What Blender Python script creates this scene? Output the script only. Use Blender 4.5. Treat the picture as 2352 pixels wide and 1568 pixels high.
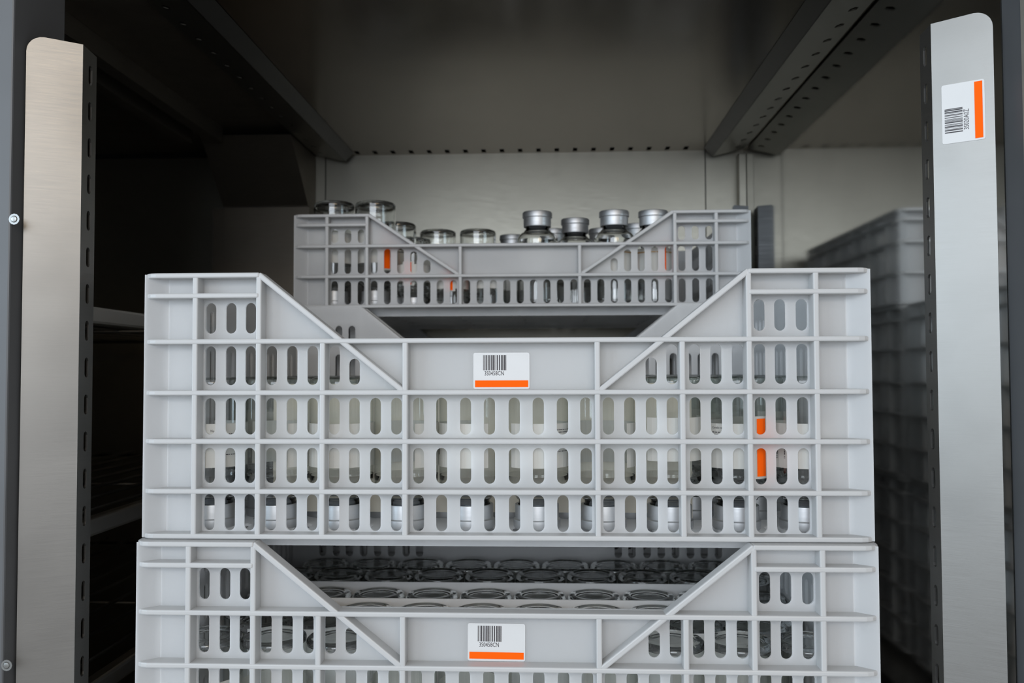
import bpy, bmesh, math, random
from mathutils import Vector, Matrix
from mathutils.geometry import tessellate_polygon

random.seed(7)
for o in list(bpy.data.objects):
    bpy.data.objects.remove(o, do_unlink=True)
scene = bpy.context.scene
C = scene.collection

# ------------------------------------------------------------------ camera
CAMZ = 0.3574
YAW, PITCH, ROLL, FPX = 0.0450, 0.0344, -0.0032, 1958.8
cam = bpy.data.cameras.new('camera')
cam.sensor_width = 36.0
cam.lens = FPX / 2352 * 36.0
cam.clip_start = 0.01
cam.dof.use_dof = True
cam.dof.focus_distance = 0.71
cam.dof.aperture_fstop = 9.0
camo = bpy.data.objects.new('camera', cam)
C.objects.link(camo)
fwd = Vector((-math.sin(YAW) * math.cos(PITCH), math.cos(YAW) * math.cos(PITCH), math.sin(PITCH)))
rgt = Vector((math.cos(YAW), math.sin(YAW), 0))
upv = rgt.cross(fwd)
r2 = rgt * math.cos(ROLL) + upv * math.sin(ROLL)
u2 = upv * math.cos(ROLL) - rgt * math.sin(ROLL)
m = Matrix((( r2.x, u2.x, -fwd.x, 0), (r2.y, u2.y, -fwd.y, 0), (r2.z, u2.z, -fwd.z, CAMZ), (0, 0, 0, 1)))
camo.matrix_world = m
scene.camera = camo

# ------------------------------------------------------------------ light
world = bpy.data.worlds.new('world')
scene.world = world
world.use_nodes = True
wb = world.node_tree.nodes['Background']
wb.inputs['Color'].default_value = (0.95, 0.97, 1.0, 1)
wb.inputs['Strength'].default_value = 0.40


def area(name, loc, target, size, sizey, power, col):
    l = bpy.data.lights.new(name, 'AREA')
    l.shape = 'RECTANGLE'
    l.size, l.size_y, l.energy, l.color = size, sizey, power, col
    o = bpy.data.objects.new(name, l)
    C.objects.link(o)
    o.location = loc
    o.rotation_euler = (Vector(target) - Vector(loc)).to_track_quat('-Z', 'Y').to_euler()
    return o


# daylight window of the room, to the left behind the camera, and the ceiling lamps
area('room_window_light', (-0.55, -3.4, 1.30), (0, 0.8, 0.35), 3.0, 1.8, 95, (0.84, 0.91, 1.0))
area('room_side_window_light', (-3.0, -1.3, 0.85), (0, 0.8, 0.25), 2.0, 1.5, 58, (0.66, 0.84, 1.0))
area('room_ceiling_lamp', (0.9, -2.6, 1.75), (0, 0.8, 0.4), 1.4, 0.5, 12, (1.0, 0.72, 0.40))

scene.view_settings.view_transform = 'Standard'
scene.view_settings.look = 'None'
scene.view_settings.gamma = 1.0
scene.view_settings.use_curve_mapping = False
scene.view_settings.exposure = 0.17
scene.cycles.adaptive_threshold = 0.04
scene.cycles.max_bounces = 12
scene.cycles.diffuse_bounces = 9
scene.cycles.glossy_bounces = 5
scene.cycles.transmission_bounces = 12
scene.cycles.transparent_max_bounces = 28


# ------------------------------------------------------------------ materials
def newmat(name):
    mt = bpy.data.materials.new(name)
    mt.use_nodes = True
    nt = mt.node_tree
    for n in list(nt.nodes):
        nt.nodes.remove(n)
    out = nt.nodes.new('ShaderNodeOutputMaterial')
    return mt, nt, out


def pbsdf(nt, col, rough, metal=0.0, **kw):
    b = nt.nodes.new('ShaderNodeBsdfPrincipled')
    b.inputs['Base Color'].default_value = (*col, 1)
    b.inputs['Roughness'].default_value = rough
    b.inputs['Metallic'].default_value = metal
    for k, v in kw.items():
        b.inputs[k.replace('_', ' ')].default_value = v
    return b


def noise(nt, scale, vec_scale=(1, 1, 1), detail=3.0, kind='Object'):
    tc = nt.nodes.new('ShaderNodeTexCoord')
    mp = nt.nodes.new('ShaderNodeMapping')
    mp.inputs['Scale'].default_value = vec_scale
    nz = nt.nodes.new('ShaderNodeTexNoise')
    nz.inputs['Scale'].default_value = scale
    nz.inputs['Detail'].default_value = detail
    nt.links.new(tc.outputs[kind], mp.inputs['Vector'])
    nt.links.new(mp.outputs['Vector'], nz.inputs['Vector'])
    return nz


def ramp(nt, src, p0, c0, p1, c1):
    r = nt.nodes.new('ShaderNodeValToRGB')
    r.color_ramp.elements[0].position = p0
    r.color_ramp.elements[0].color = (*c0, 1)
    r.color_ramp.elements[1].position = p1
    r.color_ramp.elements[1].color = (*c1, 1)
    nt.links.new(src.outputs['Fac'], r.inputs['Fac'])
    return r


def simple(name, col, rough, metal=0.0, var=0.06, scale=60, **kw):
    mt, nt, out = newmat(name)
    b = pbsdf(nt, col, rough, metal, **kw)
    nz = noise(nt, scale)
    r = ramp(nt, nz, 0.3, tuple(c * (1 - var) for c in col), 0.7, tuple(min(1, c * (1 + var)) for c in col))
    nt.links.new(r.outputs['Color'], b.inputs['Base Color'])
    nt.links.new(b.outputs[0], out.inputs['Surface'])
    return mt


def plastic(name, col, rough, transl):
    mt, nt, out = newmat(name)
    b = pbsdf(nt, col, rough)
    b.inputs['IOR'].default_value = 1.5
    nz = noise(nt, 18)
    r = ramp(nt, nz, 0.3, tuple(c * 0.97 for c in col), 0.7, col)
    nt.links.new(r.outputs['Color'], b.inputs['Base Color'])
    t = nt.nodes.new('ShaderNodeBsdfTranslucent')
    t.inputs['Color'].default_value = (*col, 1)
    mx = nt.nodes.new('ShaderNodeMixShader')
    mx.inputs['Fac'].default_value = transl
    nt.links.new(b.outputs[0], mx.inputs[1])
    nt.links.new(t.outputs[0], mx.inputs[2])
    nt.links.new(mx.outputs[0], out.inputs['Surface'])
    return mt


def steel(name, col, rough, brush=(1, 1, 1), bump=0.02, stain=0.0):
    mt, nt, out = newmat(name)
    b = pbsdf(nt, col, rough, 1.0)
    nz = noise(nt, 40, brush, 4)
    mr = nt.nodes.new('ShaderNodeMapRange')
    mr.inputs['To Min'].default_value = rough * 0.8
    mr.inputs['To Max'].default_value = rough * 1.25
    nt.links.new(nz.outputs['Fac'], mr.inputs['Value'])
    nt.links.new(mr.outputs[0], b.inputs['Roughness'])
    st = noise(nt, 9, (1, 1, 1), 2)
    r = ramp(nt, st, 0.28, tuple(c * (1 - stain) for c in col), 0.5, col)
    nt.links.new(r.outputs['Color'], b.inputs['Base Color'])
    bp = nt.nodes.new('ShaderNodeBump')
    bp.inputs['Strength'].default_value = bump
    bp.inputs['Distance'].default_value = 0.001
    nt.links.new(nz.outputs['Fac'], bp.inputs['Height'])
    nt.links.new(bp.outputs[0], b.inputs['Normal'])
    nt.links.new(b.outputs[0], out.inputs['Surface'])
    return mt


def glass(name):
    mt, nt, out = newmat(name)
    g = nt.nodes.new('ShaderNodeBsdfGlass')
    g.inputs['Color'].default_value = (0.995, 1.0, 0.995, 1)
    g.inputs['Roughness'].default_value = 0.0
    g.inputs['IOR'].default_value = 1.48
    nt.links.new(g.outputs[0], out.inputs['Surface'])
    return mt


def thin_glass(name):
    """thin bottle wall: mostly clear, mirrors more and lets less through where it is seen edge-on (longer way through the glass)"""
    mt, nt, out = newmat(name)
    lw = nt.nodes.new('ShaderNodeLayerWeight')
    lw.inputs['Blend'].default_value = 0.30
    cr = nt.nodes.new('ShaderNodeValToRGB')
    cr.color_ramp.elements[0].position = 0.25
    cr.color_ramp.elements[0].color = (0.975, 0.985, 0.978, 1)
    cr.color_ramp.elements[1].position = 1.0
    cr.color_ramp.elements[1].color = (0.55, 0.58, 0.56, 1)
    nt.links.new(lw.outputs['Facing'], cr.inputs['Fac'])
    t = nt.nodes.new('ShaderNodeBsdfTransparent')
    nt.links.new(cr.outputs['Color'], t.inputs['Color'])
    g = nt.nodes.new('ShaderNodeBsdfGlossy')
    g.inputs['Roughness'].default_value = 0.02
    lf = nt.nodes.new('ShaderNodeLayerWeight')
    lf.inputs['Blend'].default_value = 0.5
    pw = nt.nodes.new('ShaderNodeMath')
    pw.operation = 'POWER'
    pw.inputs[1].default_value = 5.0
    nt.links.new(lf.outputs['Facing'], pw.inputs[0])
    mu = nt.nodes.new('ShaderNodeMath')
    mu.operation = 'MULTIPLY_ADD'
    mu.inputs[1].default_value = 0.80
    mu.inputs[2].default_value = 0.055
    nt.links.new(pw.outputs[0], mu.inputs[0])
    mx = nt.nodes.new('ShaderNodeMixShader')
    nt.links.new(mu.outputs[0], mx.inputs['Fac'])
    nt.links.new(t.outputs[0], mx.inputs[1])
    nt.links.new(g.outputs[0], mx.inputs[2])
    nt.links.new(mx.outputs[0], out.inputs['Surface'])
    return mt


M = {
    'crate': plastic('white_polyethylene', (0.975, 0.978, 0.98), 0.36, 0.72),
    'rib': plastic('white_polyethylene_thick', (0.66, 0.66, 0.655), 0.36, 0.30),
    'sheet': plastic('white_divider_plastic', (0.95, 0.945, 0.935), 0.30, 0.40),
    'sheet_cream': plastic('cream_divider_plastic', (0.96, 0.91, 0.80), 0.30, 0.40),
    'wall': steel('brushed_wall_steel', (0.37, 0.355, 0.305), 0.44, (1, 1, 30), 0.02, 0.05),
    'mirror': steel('polished_wall_steel', (0.60, 0.60, 0.58), 0.08, (1, 30, 1), 0.004, 0.05),
    'ceil': steel('ceiling_steel', (0.36, 0.325, 0.28), 0.20, (30, 1, 1), 0.01, 0.06),
    'runner': steel('runner_steel', (0.33, 0.32, 0.29), 0.34, (1, 30, 1), 0.02, 0.1),
    'upright': steel('shade_coloured_post_steel', (0.10, 0.105, 0.11), 0.45, (1, 1, 20), 0.02, 0.1),  # rear post steel, shade of the back corner put into the colour
    'lip': steel('shade_coloured_runner_steel', (0.06, 0.058, 0.055), 0.34, (1, 30, 1), 0.02, 0.1),  # copy of the runner steel, darkened to carry the shade on its lip
    'wire': steel('dull_wire_steel', (0.12, 0.115, 0.105), 0.45),
    'dark': steel('dull_dark_steel', (0.25, 0.22, 0.18), 0.55, (1, 1, 20), 0.02, 0.1),
    'post': steel('brushed_post_steel', (0.292, 0.284, 0.268), 0.40, (1, 1, 60), 0.03, 0.14),
    'jamb': simple('grey_frame_paint', (0.088, 0.090, 0.093), 0.45, 0, 0.05, 20),
    'rail': steel('shelf_rail_steel', (0.62, 0.60, 0.56), 0.35, (1, 30, 1), 0.02, 0.05),
    'alu': steel('aluminium_cap', (0.60, 0.61, 0.62), 0.52, (1, 1, 20), 0.01, 0.0),
    'rubber': simple('grey_rubber', (0.20, 0.22, 0.26), 0.5),
    'paper': plastic('white_paper_label', (0.80, 0.79, 0.75), 0.55, 0.50),
    'sticker': simple('white_sticker', (0.62, 0.62, 0.615), 0.45, 0, 0.01),
    'ink': simple('black_ink', (0.035, 0.03, 0.035), 0.6),
    'orange': simple('orange_print', (0.95, 0.115, 0.0), 0.75, 0, 0.03, Specular_IOR_Level=0.15),
    'gasket': simple('beige_gasket', (0.20, 0.185, 0.155), 0.6),
    'black': simple('black_gap_rubber', (0.01, 0.01, 0.011), 0.8),
    'glass': glass('clear_bottle_glass'),
    'thin': thin_glass('clear_thin_bottle_glass'),
    'screw': steel('screw_steel', (0.3, 0.3, 0.29), 0.35),
    'brownband': simple('amber_print', (0.42, 0.25, 0.09), 0.5),
}


# ------------------------------------------------------------------ mesh helpers
def mesh_from(name, verts, faces, mat, smooth=False, recalc=True):
    me = bpy.data.meshes.new(name)
    me.from_pydata([tuple(v) for v in verts], [], faces)
    if recalc:
        bm = bmesh.new()
        bm.from_mesh(me)
        bmesh.ops.recalc_face_normals(bm, faces=bm.faces)
        bm.to_mesh(me)
        bm.free()
    if smooth:
        for p in me.polygons:
            p.use_smooth = True
    me.materials.append(M[mat])
    return me


def link(name, me, parent=None, loc=None):
    o = bpy.data.objects.new(name, me)
    C.objects.link(o)
    if parent is not None:
        o.parent = parent
    if loc is not None:
        o.location = loc
    return o


def tag(o, label=None, cat=None, group=None, kind=None):
    if label: o['label'] = label
    if cat: o['category'] = cat
    if group: o['group'] = group
    if kind: o['kind'] = kind
    return o


def thing(name, label, cat, loc=(0, 0, 0), group=None, rotz=0.0):
    o = bpy.data.objects.new(name, None)
    o.empty_display_size = 0.02
    C.objects.link(o)
    o.location = loc
    o.rotation_euler = (0, 0, rotz)
    return tag(o, label, cat, group)


def plate(name, outer, holes, w0, w1, fn, mat):
    """2-D outline with holes, extruded from w0 to w1; fn(u, v, w) -> xyz"""
    loops = [outer] + holes
    flat = [p for l in loops for p in l]
    tris = tessellate_polygon([[Vector((p[0], p[1], 0)) for p in l] for l in loops])
    n = len(flat)
    verts = [fn(u, v, w0) for u, v in flat] + [fn(u, v, w1) for u, v in flat]
    faces = [tuple(t) for t in tris] + [tuple(i + n for i in reversed(t)) for t in tris]
    k = 0
    for l in loops:
        L = len(l)
        for i in range(L):
            a, b = k + i, k + (i + 1) % L
            faces.append((a, b, b + n, a + n))
        k += L
    return mesh_from(name, verts, faces, mat)


def box(name, x0, x1, y0, y1, z0, z1, mat, bev=0.0):
    v = [(x, y, z) for x in (x0, x1) for y in (y0, y1) for z in (z0, z1)]
    f = [(0, 1, 3, 2), (4, 6, 7, 5), (0, 4, 5, 1), (2, 3, 7, 6), (0, 2, 6, 4), (1, 5, 7, 3)]
    me = mesh_from(name, v, f, mat)
    if bev:
        bevel(me, bev)
    return me


def bevel(me, w, seg=2):
    bm = bmesh.new()
    bm.from_mesh(me)
    ed = [e for e in bm.edges if len(e.link_faces) == 2 and e.calc_face_angle(0) > 0.6]
    bmesh.ops.bevel(bm, geom=ed, offset=w, segments=seg, affect='EDGES', profile=0.5)
    bm.to_mesh(me)
    bm.free()


def slot(cx, cz0, cz1, w, seg=8):
    """stadium outline, upright"""
    r = w / 2
    pts = []
    for i in range(seg + 1):
        a = math.pi * i / seg
        pts.append((cx + r * math.cos(a), cz1 - r + r * math.sin(a)))
    for i in range(seg + 1):
        a = math.pi + math.pi * i / seg
        pts.append((cx + r * math.cos(a), cz0 + r + r * math.sin(a)))
    return pts


def lathe(name, prof, mat, seg=28, smooth=True, close=False, sharp=34):
    verts, faces, rings = [], [], []
    for r, z in prof:
        if r < 1e-6:
            rings.append([len(verts)])
            verts.append((0, 0, z))
        else:
            rings.append(list(range(len(verts), len(verts) + seg)))
            for i in range(seg):
                a = 2 * math.pi * i / seg
                verts.append((r * math.cos(a), r * math.sin(a), z))
    pairs = list(zip(rings, rings[1:]))
    if close:
        pairs.append((rings[-1], rings[0]))
    for A, B in pairs:
        if len(A) == 1 and len(B) == 1:
            continue
        for i in range(seg):
            j = (i + 1) % seg
            if len(A) == 1:
                faces.append((A[0], B[i], B[j]))
            elif len(B) == 1:
                faces.append((A[i], A[j], B[0]))
            else:
                faces.append((A[i], A[j], B[j], B[i]))
    me = mesh_from(name, verts, faces, mat, True)
    me.set_sharp_from_angle(angle=math.radians(sharp))
    return me


def tube(name, p0, p1, r, mat, seg=8):
    p0, p1 = Vector(p0), Vector(p1)
    d = (p1 - p0).normalized()
    a = d.orthogonal().normalized()
    b = d.cross(a)
    verts = []
    for p in (p0, p1):
        for i in range(seg):
            t = 2 * math.pi * i / seg
            verts.append(p + a * (r * math.cos(t)) + b * (r * math.sin(t)))
    faces = [(i, (i + 1) % seg, seg + (i + 1) % seg, seg + i) for i in range(seg)]
    faces += [tuple(range(seg)), tuple(range(2 * seg - 1, seg - 1, -1))]
    return mesh_from(name, verts, faces, mat, True)


def text_points(txt, height, xscale=0.82, width=None):
    """flat lettering as (verts2d, faces) centred on the origin"""
    cu = bpy.data.curves.new('lettering', 'FONT')
    cu.body = txt
    cu.align_x = 'CENTER'
    cu.align_y = 'CENTER'
    cu.size = height / 0.7
    cu.resolution_u = 2
    ob = bpy.data.objects.new('lettering', cu)
    C.objects.link(ob)
    dg = bpy.context.evaluated_depsgraph_get()
    me = bpy.data.meshes.new_from_object(ob.evaluated_get(dg))
    vs = [(v.co.x * xscale, v.co.y) for v in me.vertices]
    fs = [tuple(p.vertices) for p in me.polygons]
    if width:
        xa, xb = min(v[0] for v in vs), max(v[0] for v in vs)
        vs = [((x - (xa + xb) / 2) * width / (xb - xa), y) for x, y in vs]
    bpy.data.objects.remove(ob, do_unlink=True)
    bpy.data.curves.remove(cu)
    bpy.data.meshes.remove(me)
    return vs, fs


def print_mesh(name, vs, fs, fn, lift, mat):
    verts = [fn(u, v, lift) for u, v in vs]
    return mesh_from(name, verts, fs, mat, recalc=False)


def bars(width, height, n=34, seed=3):
    """bar-code strokes as 2-D quads between -width/2..width/2"""
    rnd = random.Random(seed)
    ws = [rnd.choice((1, 1, 2, 3)) for _ in range(n)]
    s = width / sum(ws)
    x = -width / 2
    vs, fs = [], []
    for i, w in enumerate(ws):
        if i % 2 == 0:
            k = len(vs)
            vs += [(x, -height / 2), (x + w * s, -height / 2), (x + w * s, height / 2), (x, height / 2)]
            fs.append((k, k + 1, k + 2, k + 3))
        x += w * s
    return vs, fs


def round_rect(x0, x1, y0, y1, r, seg=4):
    pts = []
    for cx, cy, a0 in ((x1 - r, y1 - r, 0), (x0 + r, y1 - r, 90), (x0 + r, y0 + r, 180), (x1 - r, y0 + r, 270)):
        for i in range(seg + 1):
            a = math.radians(a0 + 90 * i / seg)
            pts.append((cx + r * math.cos(a), cy + r * math.sin(a)))
    return pts


# ------------------------------------------------------------------ the cabinet (setting)
XR, XL, YB, ZC = 0.352, -1.02, 1.555, CAMZ + 0.400
YF = 0.655                                                  # front of the door frame


def struct(name, me, parent=None):
    o = link(name, me, parent)
    if parent is None:
        o['kind'] = 'structure'
    return o


# back wall: outer skin and three steel panels with open seams
wbk = struct('wall_back', box('wall_back', XL, XR + 0.03, YB + 0.003, YB + 0.02, -0.25, ZC + 0.05, 'black'))
for a, b in ((XL, -0.4165), (-0.4145, 0.2822), (0.2842, XR)):
    struct('panel', box('panel', a, b, YB, YB + 0.0035, -0.2, ZC, 'wall'), wbk)
# polished right wall
struct('wall_right', box('wall_right', XR, XR + 0.02, 0.6725, YB + 0.02, -0.25, ZC + 0.05, 'mirror'))
struct('wall_left', box('wall_left', XL - 0.02, XL, YF, YB + 0.02, -0.25, ZC + 0.05, 'dark'))
# ceiling with a row of square vent holes along the back edge
holes = []
for i in range(21):
    hx = -0.352 + i * 0.0332
    if hx > 0.27: break
    holes.append([(hx - 0.004, 1.524), (hx + 0.004, 1.524), (hx + 0.004, 1.547), (hx - 0.004, 1.547)])
struct('ceiling', plate('ceiling', [(-0.432, YF), (XR, YF), (XR, YB), (-0.432, YB)], holes, ZC, ZC + 0.003,
                        lambda u, v, w: (u, v, w), 'ceil'))
struct('trim_1', box('trim_1', XL, XR + 0.02, YF, YB + 0.02, ZC + 0.03, ZC + 0.05, 'dark'))
struct('trim_2', box('trim_2', XL, -0.433, YF, YB, ZC + 0.010, ZC + 0.02, 'dark'))
struct('floor', box('floor', XL, XR, YF, YB, -0.25, -0.2, 'wall'))
# front frame either side of the opening, header and gasket
struct('trim_3', box('trim_3', XL - 0.02, -0.428, YF, 0.727, -0.25, ZC + 0.05, 'jamb', 0.0015))
struct('trim_4', box('trim_4', XR, XR + 0.35, 0.64, 0.672, -0.25, ZC + 0.05, 'jamb', 0.0015))
struct('trim_5', box('trim_5', XR - 0.0035, XR + 0.004, 0.632, 0.6395, -0.25, ZC + 0.05, 'gasket', 0.001))
struct('trim_6', box('trim_6', 0.339, 0.3518, 1.532, YB - 0.0005, 0.0, ZC - 0.012, 'wall', 0.001))
struct('trim_7', box('trim_7', -0.428, XR, YF, YF + 0.02, ZC + 0.003, ZC + 0.05, 'jamb'))

# inner shelf that carries the stacks
sh = thing('cabinet_shelf', 'steel shelf plate under the crate stacks', 'shelf', (0, 0, -0.012))
link('shelf_plate', box('shelf_plate', -0.36, 0.30, 0.69, 1.53, -0.003, 0.0, 'rail'), sh)
for y in (0.69, 1.528):
    link('shelf_lip', box('shelf_lip', -0.36, 0.30, y, y + 0.002, -0.03, -0.003, 'rail'), sh)
for x in (-0.36, 0.285):
    link('shelf_foot', box('shelf_foot', x, x + 0.015, 0.70, 1.52, -0.188, -0.003, 'rail'), sh)


# ceiling runners (perforated L channels)
def runner(label, sgn, xm):
    t = thing('ceiling_runner', label, 'rail', (0, 0, 0))
    y0, y1 = YF + 0.03, 1.535
    X = lambda d: xm + sgn * d
    h = CAMZ
    # side lip
    a, b = (X(0.318), ZC - 0.0005), (X(0.333), h + 0.384)
    th = 0.0015
    v = []
    for y, yy in ((y0, y0), (y1, y1)):
        v += [(a[0], y, a[1]), (b[0], y, b[1]), (b[0] + sgn * th, y, b[1]), (a[0] + sgn * th, y, a[1])]
    f = [(0, 1, 2, 3), (4, 7, 6, 5), (0, 4, 5, 1), (1, 5, 6, 2), (2, 6, 7, 3), (3, 7, 4, 0)]
    link('side_lip', mesh_from('side_lip', v, f, 'lip'), t)  # shaded face of the channel, its shade is in the steel colour
    # sloping flange with slots
    p0, p1 = (X(0.333), h + 0.384), (X(0.3895), h + 0.397)
    L = math.hypot(p1[0] - p0[0], p1[1] - p0[1])
    hs = []
    n = 19
    for i in range(n):
        yy = y0 + 0.03 + i * (y1 - y0 - 0.06) / (n - 1)
        hs.append([(q[1] - 0.0, q[0]) for q in slot(yy, L * 0.60, L * 0.80, 0.012, 3)])
    dx, dz = (p1[0] - p0[0]) / L, (p1[1] - p0[1]) / L
    fn = lambda u, v, w: (p0[0] + dx * u - dz * w * 0, v, p0[1] + dz * u + w)
    link('slotted_flange', plate('slotted_flange', [(0, y0), (L, y0), (L, y1), (0, y1)], hs, 0.0, 0.0015, fn, 'runner'), t)
    return t


runner('long slotted steel runner along the ceiling at the right wall', 1, -0.0405)
runner('long dark steel runner along the ceiling on the left side', -1, -0.0405)


# slotted front posts: a slanted face and a side flange with slots
def post(name, label, sgn, face, side, ztop, sticker=False):
    """face: ((x,y) outer, (x,y) inner); side: inner end (x,y) of the flange"""
    t = thing(name, label, 'post', (0, 0, 0))
    A, B = Vector((*face[0], 0)), Vector((*face[1], 0))
    d = (B - A)
    L = d.length
    d.normalize()
    nrm = Vector((d.y, -d.x, 0))
    if nrm.y > 0: nrm = -nrm
    z0 = -0.197
    r = 0.013
    out = [(0, z0), (L, z0), (L, ztop - 0.0015)]
    out += [(r - r * math.sin(math.radians(a)), ztop - r + r * math.cos(math.radians(a))) for a in range(0, 91, 15)]
    fn = lambda u, v, w: tuple(A + d * u - nrm * w + Vector((0, 0, v)))
    link('face_plate', plate('face_plate', out, [], 0, 0.0018, fn, 'post'), t)
    S = Vector((*side, 0))
    e = (S - B)
    Ls = e.length
    e.normalize()
    hs = []
    zz = ztop - 0.0235
    while zz > z0 + 0.05:
        hs.append(slot(Ls * 0.55, zz - 0.0085, zz + 0.0085, 0.0062, 4))
        zz -= 0.0310
    ns = Vector((e.y, -e.x, 0))
    if ns.x * sgn > 0: ns = -ns
    fn2 = lambda u, v, w: tuple(B + e * u - ns * w + Vector((0, 0, v)))
    link('slotted_flange', plate('slotted_flange', [(0.0, z0), (Ls, z0), (Ls, ztop - 0.0035), (0.0, ztop - 0.0015)], hs, 0, 0.0018, fn2, 'post'), t)
    return t, A, d, nrm


ZP = CAMZ + 0.2755
pl, _, _, _ = post('slotted_post', 'slotted brushed steel post left of the crates, without a sticker', -1,
                   ((-0.4262, 0.6690), (-0.3895, 0.6880)), (-0.3905, 0.7115), ZP)
prt, PA, PD, PN = post('slotted_post', 'slotted brushed steel post at the right wall with an orange-striped barcode sticker', 1,
                       ((0.3425, 0.6660), (0.3055, 0.6885)), (0.3050, 0.7080), ZP + 0.0025)
# rear right post, close to the polished wall that mirrors it
rp = thing('rear_post', 'slotted post, coloured dark for shade, in the back right corner behind the low crate', 'post', (0, 0, 0))
zt = CAMZ + 0.286
link('face_plate', plate('face_plate', [(0.3165, -0.197), (0.3440, -0.197), (0.3440, zt - 0.002), (0.3200, zt), (0.3165, zt - 0.003)], [], 1.486, 1.488,
                         lambda u, v, w: (u, w, v), 'upright'), rp)
hs = []
zz = zt - 0.03
while zz > -0.15:
    hs.append(slot(1.503, zz - 0.0085, zz + 0.0085, 0.0062, 3))
    zz -= 0.031
link('slotted_flange', plate('slotted_flange', [(1.4885, -0.197), (1.516, -0.197), (1.516, zt - 0.004), (1.4885, zt - 0.002)], hs, 0.3422, 0.3440,
                             lambda u, v, w: (w, u, v), 'upright'), rp)


# ------------------------------------------------------------------ crates
XC, Y0, CW, CD = -0.0405, 0.693, 0.600, 0.397
REC, TH = 0.014, 0.0026                   # recess of the wall behind the ribs, wall thickness


def lerp_diag(x, diag):
    (x0, z0), (x1, z1) = diag
    return z0 + (z1 - z0) * (x - x0) / (x1 - x0)


SPEC_TALL = dict(H=0.2195, ribs=(0.039, 0.080, 0.120), lip=0.1645, upper=(0.2005,),
                 vfull=(0.2540, 0.2005), vlow=((0.147, 0.163), (0.0785, 0.163)),
                 diag_top=(0.2010, 0.2180), diag_mid=(0.1350, 0.1645), diag_low=(0.0800, 0.1210),
                 cols=(0.2460, 0.2286, 0.2119, 0.1938, 0.1763, 0.1589, 0.1404, 0.1234, 0.1056, 0.0880, 0.0695, 0.0502, 0.0302, 0.0103),
                 rows=((0.0048, 0.0350), (0.0440, 0.0737), (0.0846, 0.1153)), lipcell=(0.126, 0.159), topcell=(0.1695, 0.1955),
                 ncell=9, sw=0.0094)
p_ = 0.4925 / 28
SPEC_LOW = dict(H=0.1240, ribs=(0.0415,), lip=0.0835, upper=(0.1095,),
                vfull=(0.2535, 0.2005), vlow=((0.0777, 0.082),),
                diag_top=(0.1985, 0.1225), diag_mid=(0.1425, 0.0835), diag_low=(0.0800, 0.0430),
                cols=tuple(abs(14 - i) * p_ for i in range(15)),
                rows=((0.0057, 0.0372),), lipcell=(0.0465, 0.0795), topcell=(0.0875, 0.1058), ncell=0, sw=0.0094)

_cache = {}


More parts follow.
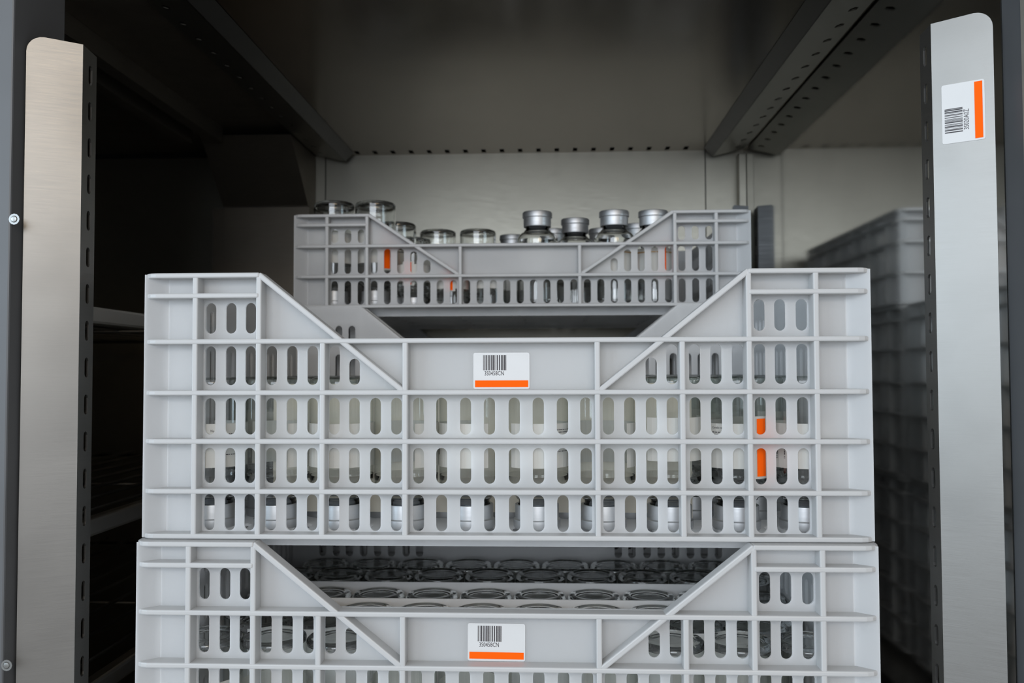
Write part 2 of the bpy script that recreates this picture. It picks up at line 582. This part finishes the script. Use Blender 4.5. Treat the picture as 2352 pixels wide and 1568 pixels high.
def crate_meshes(key, S):
    """list of (part name, mesh) shared by every crate of that kind; x centred, y from 0 (front) to CD, z from 0"""
    if key in _cache: return _cache[key]
    H, W2, D = S['H'], CW / 2, CD
    parts = []
    wi = W2 - REC                                            # outer face of the side walls
    # ---- slotted end walls with the notch
    out = [(-wi, 0), (wi, 0), (wi, H), (S['diag_top'][0], H), (S['diag_mid'][0], S['lip']),
           (-S['diag_mid'][0], S['lip']), (-S['diag_top'][0], H), (-wi, H)]
    hs = []
    xs = sorted(set([c for c in S['cols']] + [-c for c in S['cols']]))
    dg = (S['diag_low'], S['diag_mid'])
    for x in xs:
        for z0, z1 in S['rows']:
            hs.append(slot(x, z0, z1, S['sw']))
        z0, z1 = S['lipcell']
        inner = abs(x) - S['sw'] / 2
        top = min(z1, lerp_diag(inner, dg) - 0.0035)
        if abs(x) > S['diag_low'][0] and top - z0 > 0.0096:
            hs.append(slot(x, z0, top, S['sw']))
        if abs(x) > S['diag_top'][0] + 0.004:
            hs.append(slot(x, *S['topcell'], S['sw']))
    parts.append(('end_wall', plate('end_wall', out, hs, REC, REC + TH, lambda u, v, w: (u, w, v), 'crate')))
    parts.append(('end_wall', plate('end_wall', out, hs, D - REC - TH, D - REC, lambda u, v, w: (u, w, v), 'crate')))
    # ---- long slotted side walls
    out = [(REC + TH, 0), (D - REC - TH, 0), (D - REC - TH, H), (REC + TH, H)]
    hs = []
    n = 19
    for i in range(n):
        y = D / 2 + (i - (n - 1) / 2) * 0.0178
        if abs(y - D / 2) > 0.166: continue
        rows = list(S['rows']) + [S['lipcell']]
        if abs(y - D / 2) > 0.075: rows.append(S['topcell'])
        for z0, z1 in rows:
            hs.append(slot(y, z0, z1, S['sw'], 6))
    for s in (-1, 1):
        parts.append(('side_wall', plate('side_wall', out, hs, s * wi, s * (wi - TH), lambda u, v, w: (w, u, v), 'crate')))
    # ---- corner fins
    for sx in (-1, 1):
        for sy in (0, 1):
            yy = lambda d: d if sy == 0 else D - d
            P = [(sx * (W2 - 0.0030), yy(0.0022)), (sx * (W2 - 0.0022), yy(0.0030)), (sx * (wi - 0.0010), yy(REC + 0.0015)),
                 (sx * (wi - 0.0045), yy(REC + 0.0005))]
            parts.append(('corner_fin', plate('corner_fin', P, [], 0.001, H - 0.001, lambda u, v, w: (u, v, w), 'crate')))
    # ---- ribs running round the crate
    T = 0.0042

    def full_ring(z, nm):
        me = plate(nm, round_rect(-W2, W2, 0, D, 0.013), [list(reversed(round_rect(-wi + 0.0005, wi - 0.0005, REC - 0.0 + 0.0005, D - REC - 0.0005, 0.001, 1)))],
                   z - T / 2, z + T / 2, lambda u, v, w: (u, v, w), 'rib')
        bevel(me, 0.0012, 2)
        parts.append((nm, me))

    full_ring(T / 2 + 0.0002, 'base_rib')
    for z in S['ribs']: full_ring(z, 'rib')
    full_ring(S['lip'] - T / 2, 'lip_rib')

    def c_ring(z, n_, nm):
        for s in (-1, 1):
            rr = round_rect(-W2, W2, 0, D, 0.013)
            # half of the rounded outline on the s side
            half = [p for p in rr if p[0] * s > 0]
            half.sort(key=lambda p: (p[1], -s * p[0] if p[1] > D / 2 else s * p[0]))
            o2 = [(s * n_, 0)] + half + [(s * n_, D), (s * n_, D - REC - 0.0005), (s * (wi - 0.0005), D - REC - 0.0005),
                                         (s * (wi - 0.0005), REC + 0.0005), (s * n_, REC + 0.0005)]
            me = plate(nm, o2, [], z - T / 2, z + T / 2, lambda u, v, w: (u, v, w), 'rib')
            bevel(me, 0.0012, 2)
            parts.append((nm, me))

    for z in S['upper']: c_ring(z, S['vfull'][1], 'rib')
    c_ring(H - T / 2, S['diag_top'][0] - 0.001, 'top_rim')

    # ---- upright and slanting ribs of the end walls
    V = 0.0046
    for sy in (0, 1):
        y0, y1 = (0.0006, REC + 0.0004) if sy == 0 else (D - REC - 0.0004, D - 0.0006)
        for s in (-1, 1):
            for x in S['vfull']:
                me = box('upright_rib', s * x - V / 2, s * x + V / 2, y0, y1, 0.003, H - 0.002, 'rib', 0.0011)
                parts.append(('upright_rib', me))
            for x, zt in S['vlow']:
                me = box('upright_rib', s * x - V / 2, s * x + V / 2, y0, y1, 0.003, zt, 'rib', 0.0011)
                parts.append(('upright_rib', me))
            a, b = Vector((s * S['diag_top'][0], S['diag_top'][1])), Vector((s * S['diag_low'][0], S['diag_low'][1]))
            d = (b - a).normalized()
            nn = Vector((-d.y, d.x)) * (V / 2)
            P = [tuple(a + nn), tuple(b + nn), tuple(b - nn), tuple(a - nn)]
            me = plate('slanting_rib', P, [], y0, y1, lambda u, v, w: (u, w, v), 'rib')
            bevel(me, 0.0011, 2)
            parts.append(('slanting_rib', me))
    # uprights of the side walls
    for s in (-1, 1):
        x0, x1 = sorted((s * (wi - 0.0004), s * (W2 - 0.0006)))
        for y in (0.045, 0.11, 0.17, D - 0.17, D - 0.11, D - 0.045):
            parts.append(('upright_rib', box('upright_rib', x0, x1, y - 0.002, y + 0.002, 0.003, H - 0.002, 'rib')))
    # ---- floor with long slots, its lower ribs and nesting skirt
    hs = []
    for iy in range(6):
        yc = 0.040 + iy * (D - 0.080) / 5
        for ix in range(20):
            xc = -0.255 + ix * 0.510 / 19
            hs.append([(p[0], p[1]) for p in slot(xc, yc - 0.017, yc + 0.017, 0.012, 2)])
    fl = [(-wi + TH, REC + TH), (wi - TH, REC + TH), (wi - TH, D - REC - TH), (-wi + TH, D - REC - TH)]
    parts.append(('floor_plate', plate('floor_plate', fl, hs, 0.0005, 0.003, lambda u, v, w: (u, v, w), 'crate')))
    k0, k1 = REC + TH + 0.009, D - REC - TH - 0.009
    ks = wi - TH - 0.003
    parts.append(('nesting_skirt', plate('nesting_skirt', round_rect(-ks, ks, k0, k1, 0.01, 3), [list(reversed(round_rect(-ks + 0.0025, ks - 0.0025, k0 + 0.0025, k1 - 0.0025, 0.008, 3)))],
                                         -0.0095, 0.0008, lambda u, v, w: (u, v, w), 'crate')))
    for iy in range(1, 5):
        yc = k0 + iy * (k1 - k0) / 5
        parts.append(('floor_rib', box('floor_rib', -ks + 0.003, ks - 0.003, yc - 0.002, yc + 0.002, -0.006, 0.0008, 'crate')))
    for ix in range(1, 6):
        xc = -ks + ix * 2 * ks / 6
        parts.append(('floor_rib', box('floor_rib', xc - 0.002, xc + 0.002, k0 + 0.003, k1 - 0.003, -0.005, 0.0008, 'crate')))
    _cache[key] = parts
    return parts


def sticker(parent, fn, w, h, code, size_text, seed, curl=0.0):
    """white sticker with bar code, code line and orange stripe; fn(u, v, lift) maps the sticker plane, u to the right, v up"""
    pts = round_rect(-w / 2, w / 2, -h / 2, h / 2, 0.0016, 3)
    st = link('sticker', plate('sticker', pts, [], 0.0001, 0.0004, fn, 'sticker'), parent)
    st['label'] = 'white sticker with barcode and orange stripe'
    vs, fs = bars(w * 0.41, h * 0.42, 37, seed)
    ou, ov = -w * 0.12, h * 0.225
    link('barcode', print_mesh('barcode', [(x + ou, y + ov) for x, y in vs], fs, fn, 0.00055, 'ink'), st)
    vs, fs = text_points(code, size_text, 1, 0.0160)
    ou, ov = -w * 0.128, -h * 0.075
    link('code_lettering', print_mesh('code_lettering', [(x + ou, y + ov) for x, y in vs], fs, fn, 0.00055, 'ink'), st)
    q = [(-w * 0.47, -h * 0.45), (w * 0.475, -h * 0.45), (w * 0.475, -h * 0.265), (-w * 0.47, -h * 0.265)]
    link('orange_stripe', print_mesh('orange_stripe', q, [(0, 1, 2, 3)], fn, 0.00055, 'orange'), st)
    return st


def crate(label, key, S, loc, stick=None):
    t = thing('plastic_crate', label, 'crate', loc, 'white stacking crates')
    for nm, me in crate_meshes(key, S):
        link(nm, me, t)
    if stick:
        cx, cz, rot = stick
        ca, sa = math.cos(rot), math.sin(rot)
        fn = lambda u, v, w: (cx + u * ca - v * sa, REC - w, cz + u * sa + v * ca)
        sticker(t, fn, 0.0467, 0.0300, '3S0458CN', 0.0036, 3)
    return t


PITCH_Z = 0.2200
Y1 = 1.1016
crate('tall white plastic crate at the bottom of the front stack, sticker on its lip', 'tall', SPEC_TALL, (XC - 0.0004, Y0 - 0.0080, 0.0), (-0.004, 0.1375, -0.008))
crate('tall white plastic crate on top of the front stack, sticker on its lip', 'tall', SPEC_TALL, (XC, Y0, PITCH_Z), (-0.0002, 0.1375, 0.0))
crate('tall white crate at the bottom of the rear stack', 'tall', SPEC_TALL, (XC, Y1, 0.0))
crate('tall white crate in the rear stack, right under the low crate', 'tall', SPEC_TALL, (XC, Y1, PITCH_Z))
crate('low white crate of mixed bottles on top of the rear stack', 'low', SPEC_LOW, (XC + 0.0012, Y1, 2 * PITCH_Z))

# sticker on the right post (turned a quarter turn, text reads upwards)
fc = 0.0215
pz = CAMZ + 0.2015
pfn = lambda u, v, w: tuple(PA + PD * (fc + v) + PN * w + Vector((0, 0, pz + u)))
sticker(prt, pfn, 0.0470, 0.0300, '3S020A0Z', 0.0036, 11)

# ------------------------------------------------------------------ bottles
BH, BR = 0.1290, 0.0280
def arc(cx, cz, r, a0, a1, n):
    return [(cx + r * math.cos(math.radians(a0 + (a1 - a0) * i / n)), cz + r * math.sin(math.radians(a0 + (a1 - a0) * i / n))) for i in range(n + 1)]


outer_p = ([(0.0, 0.0016), (0.010, 0.0016), (0.0188, 0.0016), (0.0196, 0.0013), (0.0204, 0.0004), (0.0212, 0.0)] + arc(0.0235, 0.0045, 0.0045, -80, 0, 5) +
           [(BR, 0.0060), (BR, 0.050), (BR, 0.0830)] + arc(0.0150, 0.0850, 0.0130, 0, 70, 7)[1:] +
           [(0.0178, 0.0996), (0.0164, 0.1000), (0.0160, 0.1010), (0.0160, 0.1125), (0.0178, 0.1150), (0.0178, 0.1190)])
outer_p = [(r, z + (0.0045 if z > 0.0835 and z < 0.1012 else 0.0)) for r, z in outer_p]
inner_p = ([(0.0125, 0.1190), (0.0125, 0.1115), (0.0127, 0.1065), (0.0146, 0.1035)] + [(r, z + 0.0045) for r, z in arc(0.0150, 0.0850, 0.0112, 66, 0, 7)] +
           [(0.0262, 0.0870), (0.0262, 0.0500), (0.0262, 0.0100)] + arc(0.0222, 0.0082, 0.0040, 0, -85, 5) + [(0.0200, 0.0042), (0.0100, 0.0042), (0.0, 0.0042)])
def join_meshes(name, parts):
    bm = bmesh.new()
    for i, me in enumerate(parts):
        n = len(bm.faces)
        bm.from_mesh(me)
        bm.faces.ensure_lookup_table()
        for f in bm.faces[n:]:
            f.material_index = i
    out = bpy.data.meshes.new(name)
    bm.to_mesh(out)
    bm.free()
    for me in parts:
        out.materials.append(me.materials[0])
        bpy.data.meshes.remove(me)
    return out


ME_GLASS_THICK = lathe('glass_body', outer_p + inner_p, 'glass', 36)
cut = [i for i, (r, z) in enumerate(outer_p) if r == BR and abs(z - 0.006) < 1e-6][0]
puck = outer_p[:cut + 1] + [(0.0264, 0.0068), (0.0250, 0.0056), (0.0230, 0.0047), (0.0205, 0.0042), (0.0100, 0.0042), (0.0, 0.0042)]
top = [i for i, (r, z) in enumerate(outer_p) if r == BR and abs(z - 0.083) < 1e-6][0]
wall_p = [(BR, 0.0062), (BR, 0.0090), (BR, 0.050), (BR, 0.0830)]
itop = [i for i, (r, z) in enumerate(inner_p) if abs(r - 0.0262) < 1e-6 and z > 0.06][-1]
neck = [(BR, 0.0834)] + outer_p[top + 1:] + inner_p[:itop + 1] + [(0.0279, 0.0838)]
ME_GLASS = join_meshes('glass_body', [lathe('glass_wall', wall_p, 'thin', 36), lathe('glass_base', puck, 'glass', 36), lathe('glass_neck', neck, 'glass', 36, close=True)])
ME_GLASS_SLIM = join_meshes('glass_body', [lathe('glass_wall', outer_p[:top + 1], 'thin', 36), lathe('glass_neck', neck, 'glass', 36, close=True)])
ME_STOP = lathe('stopper', [(0.0, 0.1085), (0.0122, 0.1085), (0.0122, 0.1192), (0.0170, 0.1192), (0.0170, 0.1235), (0.0, 0.1235)], 'rubber', 24)
ME_CAP = lathe('cap', [(0.0168, 0.1090), (0.0189, 0.1090), (0.0191, 0.1100), (0.0191, 0.1205), (0.0196, 0.1212), (0.0205, 0.1216), (0.0205, 0.1276),
                       (0.0197, 0.1290), (0.0, 0.1290), (0.0, 0.1238), (0.0182, 0.1238), (0.0182, 0.1098)], 'alu', 32)


def arc_label(name, z0, z1, deg, mat, r=0.02835, seg=None, a_mid=-90):
    seg = seg or max(3, int(deg / 10))
    v, f = [], []
    for i in range(seg + 1):
        a = math.radians(a_mid - deg / 2 + deg * i / seg)
        for rr in (r, r - 0.00012):
            v += [(rr * math.cos(a), rr * math.sin(a), z0), (rr * math.cos(a), rr * math.sin(a), z1)]
    for i in range(seg):
        k = 4 * i
        f += [(k, k + 4, k + 5, k + 1), (k + 2, k + 3, k + 7, k + 6), (k + 1, k + 5, k + 7, k + 3), (k, k + 2, k + 6, k + 4)]
    k = 4 * seg
    f += [(0, 1, 3, 2), (k, k + 2, k + 3, k + 1)]
    return mesh_from(name, v, f, mat, False)


def curved(u, v, lift, r=0.02835, a_mid=-90):
    a = math.radians(a_mid) + u / r
    return ((r + lift) * math.cos(a), (r + lift) * math.sin(a), v)


LZ0, LZ1 = 0.0370, 0.0800
ME_LABEL = [arc_label('paper_label', LZ0, LZ1, 290, 'paper'), arc_label('paper_label', LZ0 + 0.002, LZ1 - 0.004, 215, 'paper'),
            arc_label('paper_label', LZ0 - 0.003, LZ1 - 0.010, 160, 'paper')]


def curved_text(txt, h, u0, v0, flip=False, xs=0.8):
    vs, fs = text_points(txt, h, xs)
    s = -1 if flip else 1                     # lettering that stands upright while the bottle is upside down
    return print_mesh('label_lettering', [(s * x + u0, s * y + v0) for x, y in vs], fs, lambda u, v, w: curved(u, v, w), 0.0002, 'ink')


def curved_lines(rows, u0, width, flip=False):
    vs, fs = [], []
    rnd = random.Random(len(rows) + int(u0 * 1e4))
    for v0 in rows:
        u = u0 - width / 2
        while u < u0 + width / 2:
            w = rnd.uniform(0.0008, 0.0024)
            k = len(vs)
            vs += [(u, v0), (u + w, v0), (u + w, v0 + 0.0006), (u, v0 + 0.0006)]
            fs.append((k, k + 1, k + 2, k + 3))
            u += w + rnd.uniform(0.0004, 0.0009)
    return print_mesh('fine_print', vs, fs, lambda u, v, w: curved(u, v, w), 0.0002, 'ink')


def curved_bars(u0, v0, width, height, upright=True, seed=5):
    vs, fs = bars(width, height, 31, seed)
    if not upright:
        vs = [(-y, x) for x, y in vs]
    return print_mesh('barcode', [(x + u0, y + v0) for x, y in vs], fs, lambda u, v, w: curved(u, v, w), 0.0002, 'ink')


ME_LET = [curved_text('Cerado no 1', 0.0019, 0.0158, 0.0425, True), curved_text('No 1', 0.0021, 0.0370, 0.0450, True)]
ME_FINE = [curved_lines((0.0460, 0.0478, 0.0500), 0.0158, 0.012), curved_lines((0.0475, 0.0505, 0.0530, 0.0650), 0.0247, 0.016), curved_lines((0.0440, 0.0460, 0.0500, 0.0520, 0.0620), 0.0, 0.018)]
ME_BAR = [curved_bars(0.006, 0.060, 0.017, 0.012), curved_bars(-0.004, 0.058, 0.020, 0.010, False, 9)]
ME_STRIPE_PAPER = arc_label('code_sticker', 0.0330, 0.0845, 38, 'paper', r=0.02852)
ME_STRIPE = arc_label('orange_stripe', 0.0350, 0.0825, 21, 'orange', r=0.02866)
ME_BAND = arc_label('amber_band', 0.0700, 0.0716, 250, 'brownband', r=0.02850)


def bottle(label, group, loc, rz, kind=0, flip=True, sc=(1, 1, 1), extra=(), stripe=None, band=False, name='glass_bottle', thick=False, slim=False):
    t = thing(name, label, 'bottle', loc, group)
    sc = (sc[0] * 0.985, sc[1] * 0.985, sc[2])
    t.scale = sc
    if flip:
        t.location = (loc[0], loc[1], loc[2] + BH * sc[2])
        t.rotation_euler = (math.pi, 0, rz)
    else:
        t.rotation_euler = (0, 0, rz)
    link('glass_body', ME_GLASS_THICK if thick else ME_GLASS_SLIM if slim else ME_GLASS, t)
    c = link('cap', ME_CAP, t)
    link('stopper', ME_STOP, t)
    if kind is not None:
        p = link('paper_label', ME_LABEL[kind], t)
        for me in extra:
            link(me.name.split('.')[0], me, p)
        if band:
            link('amber_band', ME_BAND, p)
    if stripe is not None:
        s = link('code_sticker', ME_STRIPE_PAPER, t)
        s.rotation_euler = (0, 0, stripe)
        s2 = link('orange_stripe', ME_STRIPE, s)
    return t


ORD = ['first', 'second', 'third', 'fourth', 'fifth', 'sixth', 'seventh', 'eighth', 'ninth', 'tenth']
PX = 0.0566


def face(a):
    """z turn that brings the label centre (local -y) to world azimuth a degrees from the camera side, for a bottle turned upside down"""
    return math.radians(180 + a)


# ---- front stack, upper crate: close packed, upside down
fz = PITCH_Z + 0.0032
rows = []
for r in range(7):
    n = 10 if r % 2 == 0 else 9
    if r == 0: n = 10
    rows.append((0.0460 if r == 0 else 0.1062 + (r - 1) * 0.0492, n, 1.0, r))
special = {0: (face(95), 1, [ME_FINE[1], ME_LET[1]], None), 4: (face(-72), 1, [ME_BAR[0]], None), 5: (face(58), 1, [ME_FINE[2]], None),
           8: (face(-10), 1, [ME_LET[0], ME_FINE[0]], math.radians(-46)), 9: (face(-64), 1, [ME_BAR[1]], None)}
for yy, n, s, r in rows:
    for i in range(n):
        x = XC + (i - (n - 1) / 2) * PX
        rz = random.uniform(-math.pi, math.pi)
        lab = 'upside-down glass bottle, upper front crate, %s row back, %s from the left' % (ORD[r], ORD[i])
        kw = dict(kind=random.choice((1, 1, 2, 2)))
        if r == 0:
            lab = 'upside-down glass bottle, %s from the left in front row of upper front crate' % ORD[i]
            if i in special:
                rz, k, ex, st = special[i]
                kw = dict(kind=k, extra=ex, stripe=st)
        bottle(lab, 'bottles in the upper front crate', (x, Y0 + yy, fz), rz, slim=True, **kw)

def sheet_mesh(x0, x1, zt, mat):
    """sheet that stands on small feet, open underneath"""
    P = [(x0, 0), (x0 + 0.012, 0), (x0 + 0.012, 0.0075), (x1 - 0.012, 0.0075), (x1 - 0.012, 0), (x1, 0), (x1, zt), (x0, zt)]
    return plate('divider_sheet', P, [], -0.0005, 0.0005, lambda u, v, w: (u, w, v), mat)


o = link('divider_sheet', sheet_mesh(-0.212, 0.166, 0.1230, 'sheet_cream'), None, (XC, Y0 + 0.0763, fz))
tag(o, 'thin white divider sheet behind the front bottle row of the upper front crate', 'divider', 'white divider sheets')

# ---- front stack, lower crate: rows with white divider sheets between them
fz = 0.0032
Y0b = Y0 - 0.008
rows = [(0.0470, 10, 1.0, 0), (0.1060, 9, 0.97, 1), (0.1555, 10, 0.94, 2), (0.2150, 10, 0.94, 3), (0.2735, 10, 1.0, 4), (0.3225, 9, 1.0, 5)]
for yy, n, s, r in rows:
    for i in range(n):
        x = XC + (i - (n - 1) / 2) * PX
        rz = random.uniform(-math.pi, math.pi)
        lab = 'upside-down glass bottle, lower front crate, %s row back, %s from the left' % (ORD[r], ORD[i])
        if r == 0:
            lab = 'upside-down glass bottle, %s from the left in front row of lower front crate' % ORD[i]
        bottle(lab, 'bottles in the lower front crate', (x, Y0b + yy, fz), rz, kind=random.choice((1, 2, 2)), sc=(1, 1, s))
for k, (yy, x0, x1, zt, which) in enumerate(((0.0765, -0.232, 0.212, 0.1270, 'front one'), (0.1853, -0.236, 0.236, 0.1265, 'middle one'),
                                             (0.2443, -0.238, 0.238, 0.1285, 'rear one'))):
    me = sheet_mesh(x0, x1, zt - 0.0035, 'sheet')
    o = link('divider_sheet', me, None, (XC, Y0b + yy, 0.0035))
    tag(o, 'thin white divider sheet between bottle rows of the lower crate, ' + which, 'divider', 'white divider sheets')

# ---- low crate on the rear stack: mixed bottles
fz = 2 * PITCH_Z + 0.0034
G = 'bottles in the low rear crate'
XBC = XC


def X(px, Y):
    """sideways position of something seen 1268 px being straight ahead"""
    return (px - 1268) * Y / 1958.8


low = [
    # label, x, y, flip, scale z, turn, kind, stripe, band
    ('tall upside-down bottle at the left end of the low rear crate', -0.2948, 1.150, True, 1.115, face(60), 1, None, False),
    ('tall upside-down bottle beside the notch, second from the left in the low rear crate', -0.2385, 1.152, True, 1.115, face(-40), 1, math.radians(-85), False),
    ('upside-down bottle half hidden behind the tall ones in the low rear crate', -0.2230, 1.232, True, 1.0, face(90), 1, None, False),
    ('upside-down bottle, left one of the pair behind the low crate lip', -0.1720, 1.300, True, 1.0, face(10), 1, None, False),
    ('upside-down bottle, right one of the pair behind the low crate lip', -0.1105, 1.300, True, 1.0, face(-30), 1, None, False),
    ('upside-down bottle far back between tall ones and the pair, low rear crate', -0.2230, 1.372, True, 1.0, face(-30), 2, None, False),
    ('upright silver-capped bottle, leftmost of those rising above the low crate lip', -0.0170, 1.155, False, 1.0, 0.4, 0, None, True),
    ('upright silver-capped bottle standing lower, second from the left above the lip', 0.0360, 1.212, False, 1.0, -0.3, 0, None, True),
    ('upright silver-capped bottle, third from the left above the low crate lip', 0.0870, 1.155, False, 1.0, 0.1, 0, math.radians(69), True),
    ('upright silver-capped bottle partly behind the right slope of the low crate', 0.1400, 1.158, False, 1.0, -0.2, 1, math.radians(30), True),
    ('upright capped bottle far back left, only its cap peeping over the lip', -0.0600, 1.352, False, 1.0, 0.7, 1, None, False),
    ('upright capped bottle hidden behind the leftmost silver-capped one', 0.0060, 1.300, False, 1.0, 0.7, 1, None, False),
    ('upright capped bottle hidden behind the third silver-capped one', 0.0790, 1.300, False, 1.0, 0.7, 1, None, False),
    ('upright capped bottle peeping out between the two right silver caps', 0.1290, 1.262, False, 1.0, 0.7, 1, None, False),
    ('upright capped bottle at the far back right of the low rear crate', 0.1500, 1.345, False, 1.0, 0.7, 1, None, False),
]
for lab, x, y, fl, sz, rz, kd, stp, bd in low:
    bottle(lab, G, (x, y, fz), rz, kind=kd, flip=fl, sc=(1, 1, sz), stripe=stp, band=bd, thick=True)
small = [(-0.1850, 'leftmost', 0.15, True, 0.625), (-0.1335, 'middle one', 0.0, False, 0.60), (-0.0830, 'rightmost', -0.6, False, 0.60)]
for x, w, st, fl, sz in small:
    bottle('short bottle seen only through the slots of the low crate, %s of three' % w, G, (x, 1.1465, fz), face(0) if fl else st, kind=1, flip=fl, sc=(0.86, 0.86, sz), stripe=st)

# ------------------------------------------------------------------ left compartment
ev = thing('evaporator_housing', 'dark sloping steel housing hanging at the back left', 'housing', (0, 0, 0))
h = CAMZ
prof = [(1.400, ZC - 0.002), (1.504, h + 0.298), (1.504, h + 0.2975), (1.553, h + 0.2975), (1.553, ZC - 0.002)]
link('sloping_cover', plate('sloping_cover', prof, [], -0.588, -0.4335, lambda u, v, w: (w, u, v), 'dark'), ev)
link('lower_box', box('lower_box', -0.588, -0.4335, 1.508, 1.553, 0.02, h + 0.2965, 'dark'), ev)
link('side_strip', box('side_strip', -0.612, -0.5885, 1.515, 1.553, 0.02, h + 0.2965, 'dark'), ev)
for k, (zs, w) in enumerate(((h + 0.0540, 'level with the crate notch'), (h - 0.146, 'level with the upper crate base'), (h - 0.300, 'near the bottom of the photo'))):
    t = thing('wire_shelf', 'wire shelf in the dark left compartment, ' + w, 'shelf', (0, 0, zs), 'wire shelves on the left')
    link('rail', box('rail', -0.445, -0.430, 0.735, 1.50, -0.0085, 0.0085, 'rail', 0.003), t)
    link('rail', box('rail', -0.985, -0.970, 0.735, 1.50, -0.0085, 0.0085, 'rail', 0.003), t)
    for i in range(11):
        x = -0.475 - i * 0.045
        link('wire', tube('wire', (x, 0.735, 0.004), (x, 1.50, 0.004), 0.0022, 'wire', 6), t)
    for y in (0.75, 1.10, 1.48):
        link('cross_wire', tube('cross_wire', (-0.972, y, -0.0005), (-0.443, y, -0.0005), 0.0024, 'wire', 6), t)
for i, x in enumerate((-0.548, -0.600)):
    t = thing('ceiling_channel', 'dark steel ceiling channel in the left compartment, %s one' % ('inner', 'outer')[i], 'rail', (0, 0, 0))
    link('web', box('web', x - 0.002, x, YF + 0.08, 1.395, ZC - 0.016, ZC + 0.0095, 'dark'), t)
    link('flange', box('flange', x - 0.020, x - 0.002, YF + 0.08, 1.395, ZC - 0.016, ZC - 0.014, 'dark'), t)

# screws on the left frame face
for z, w in ((h + 0.1215, 'level with the bright line on the post'), (h - 0.228, 'low down')):
    t = thing('frame_screw', 'small steel screw on the left door frame, ' + w, 'screw', (-0.4245, YF - 0.0002, z))
    me = lathe('screw_head', [(0.0, 0.0016), (0.0022, 0.0012), (0.0030, 0.0)], 'screw', 12)
    o = link('screw_head', me, t)
    o.rotation_euler = (math.radians(90), 0, 0)
    w_ = lathe('washer', [(0.0028, 0.0), (0.0044, 0.0), (0.0044, 0.0006), (0.0028, 0.0006)], 'screw', 12, False)
    o = link('washer', w_, t)
    o.rotation_euler = (math.radians(90), 0, 0)
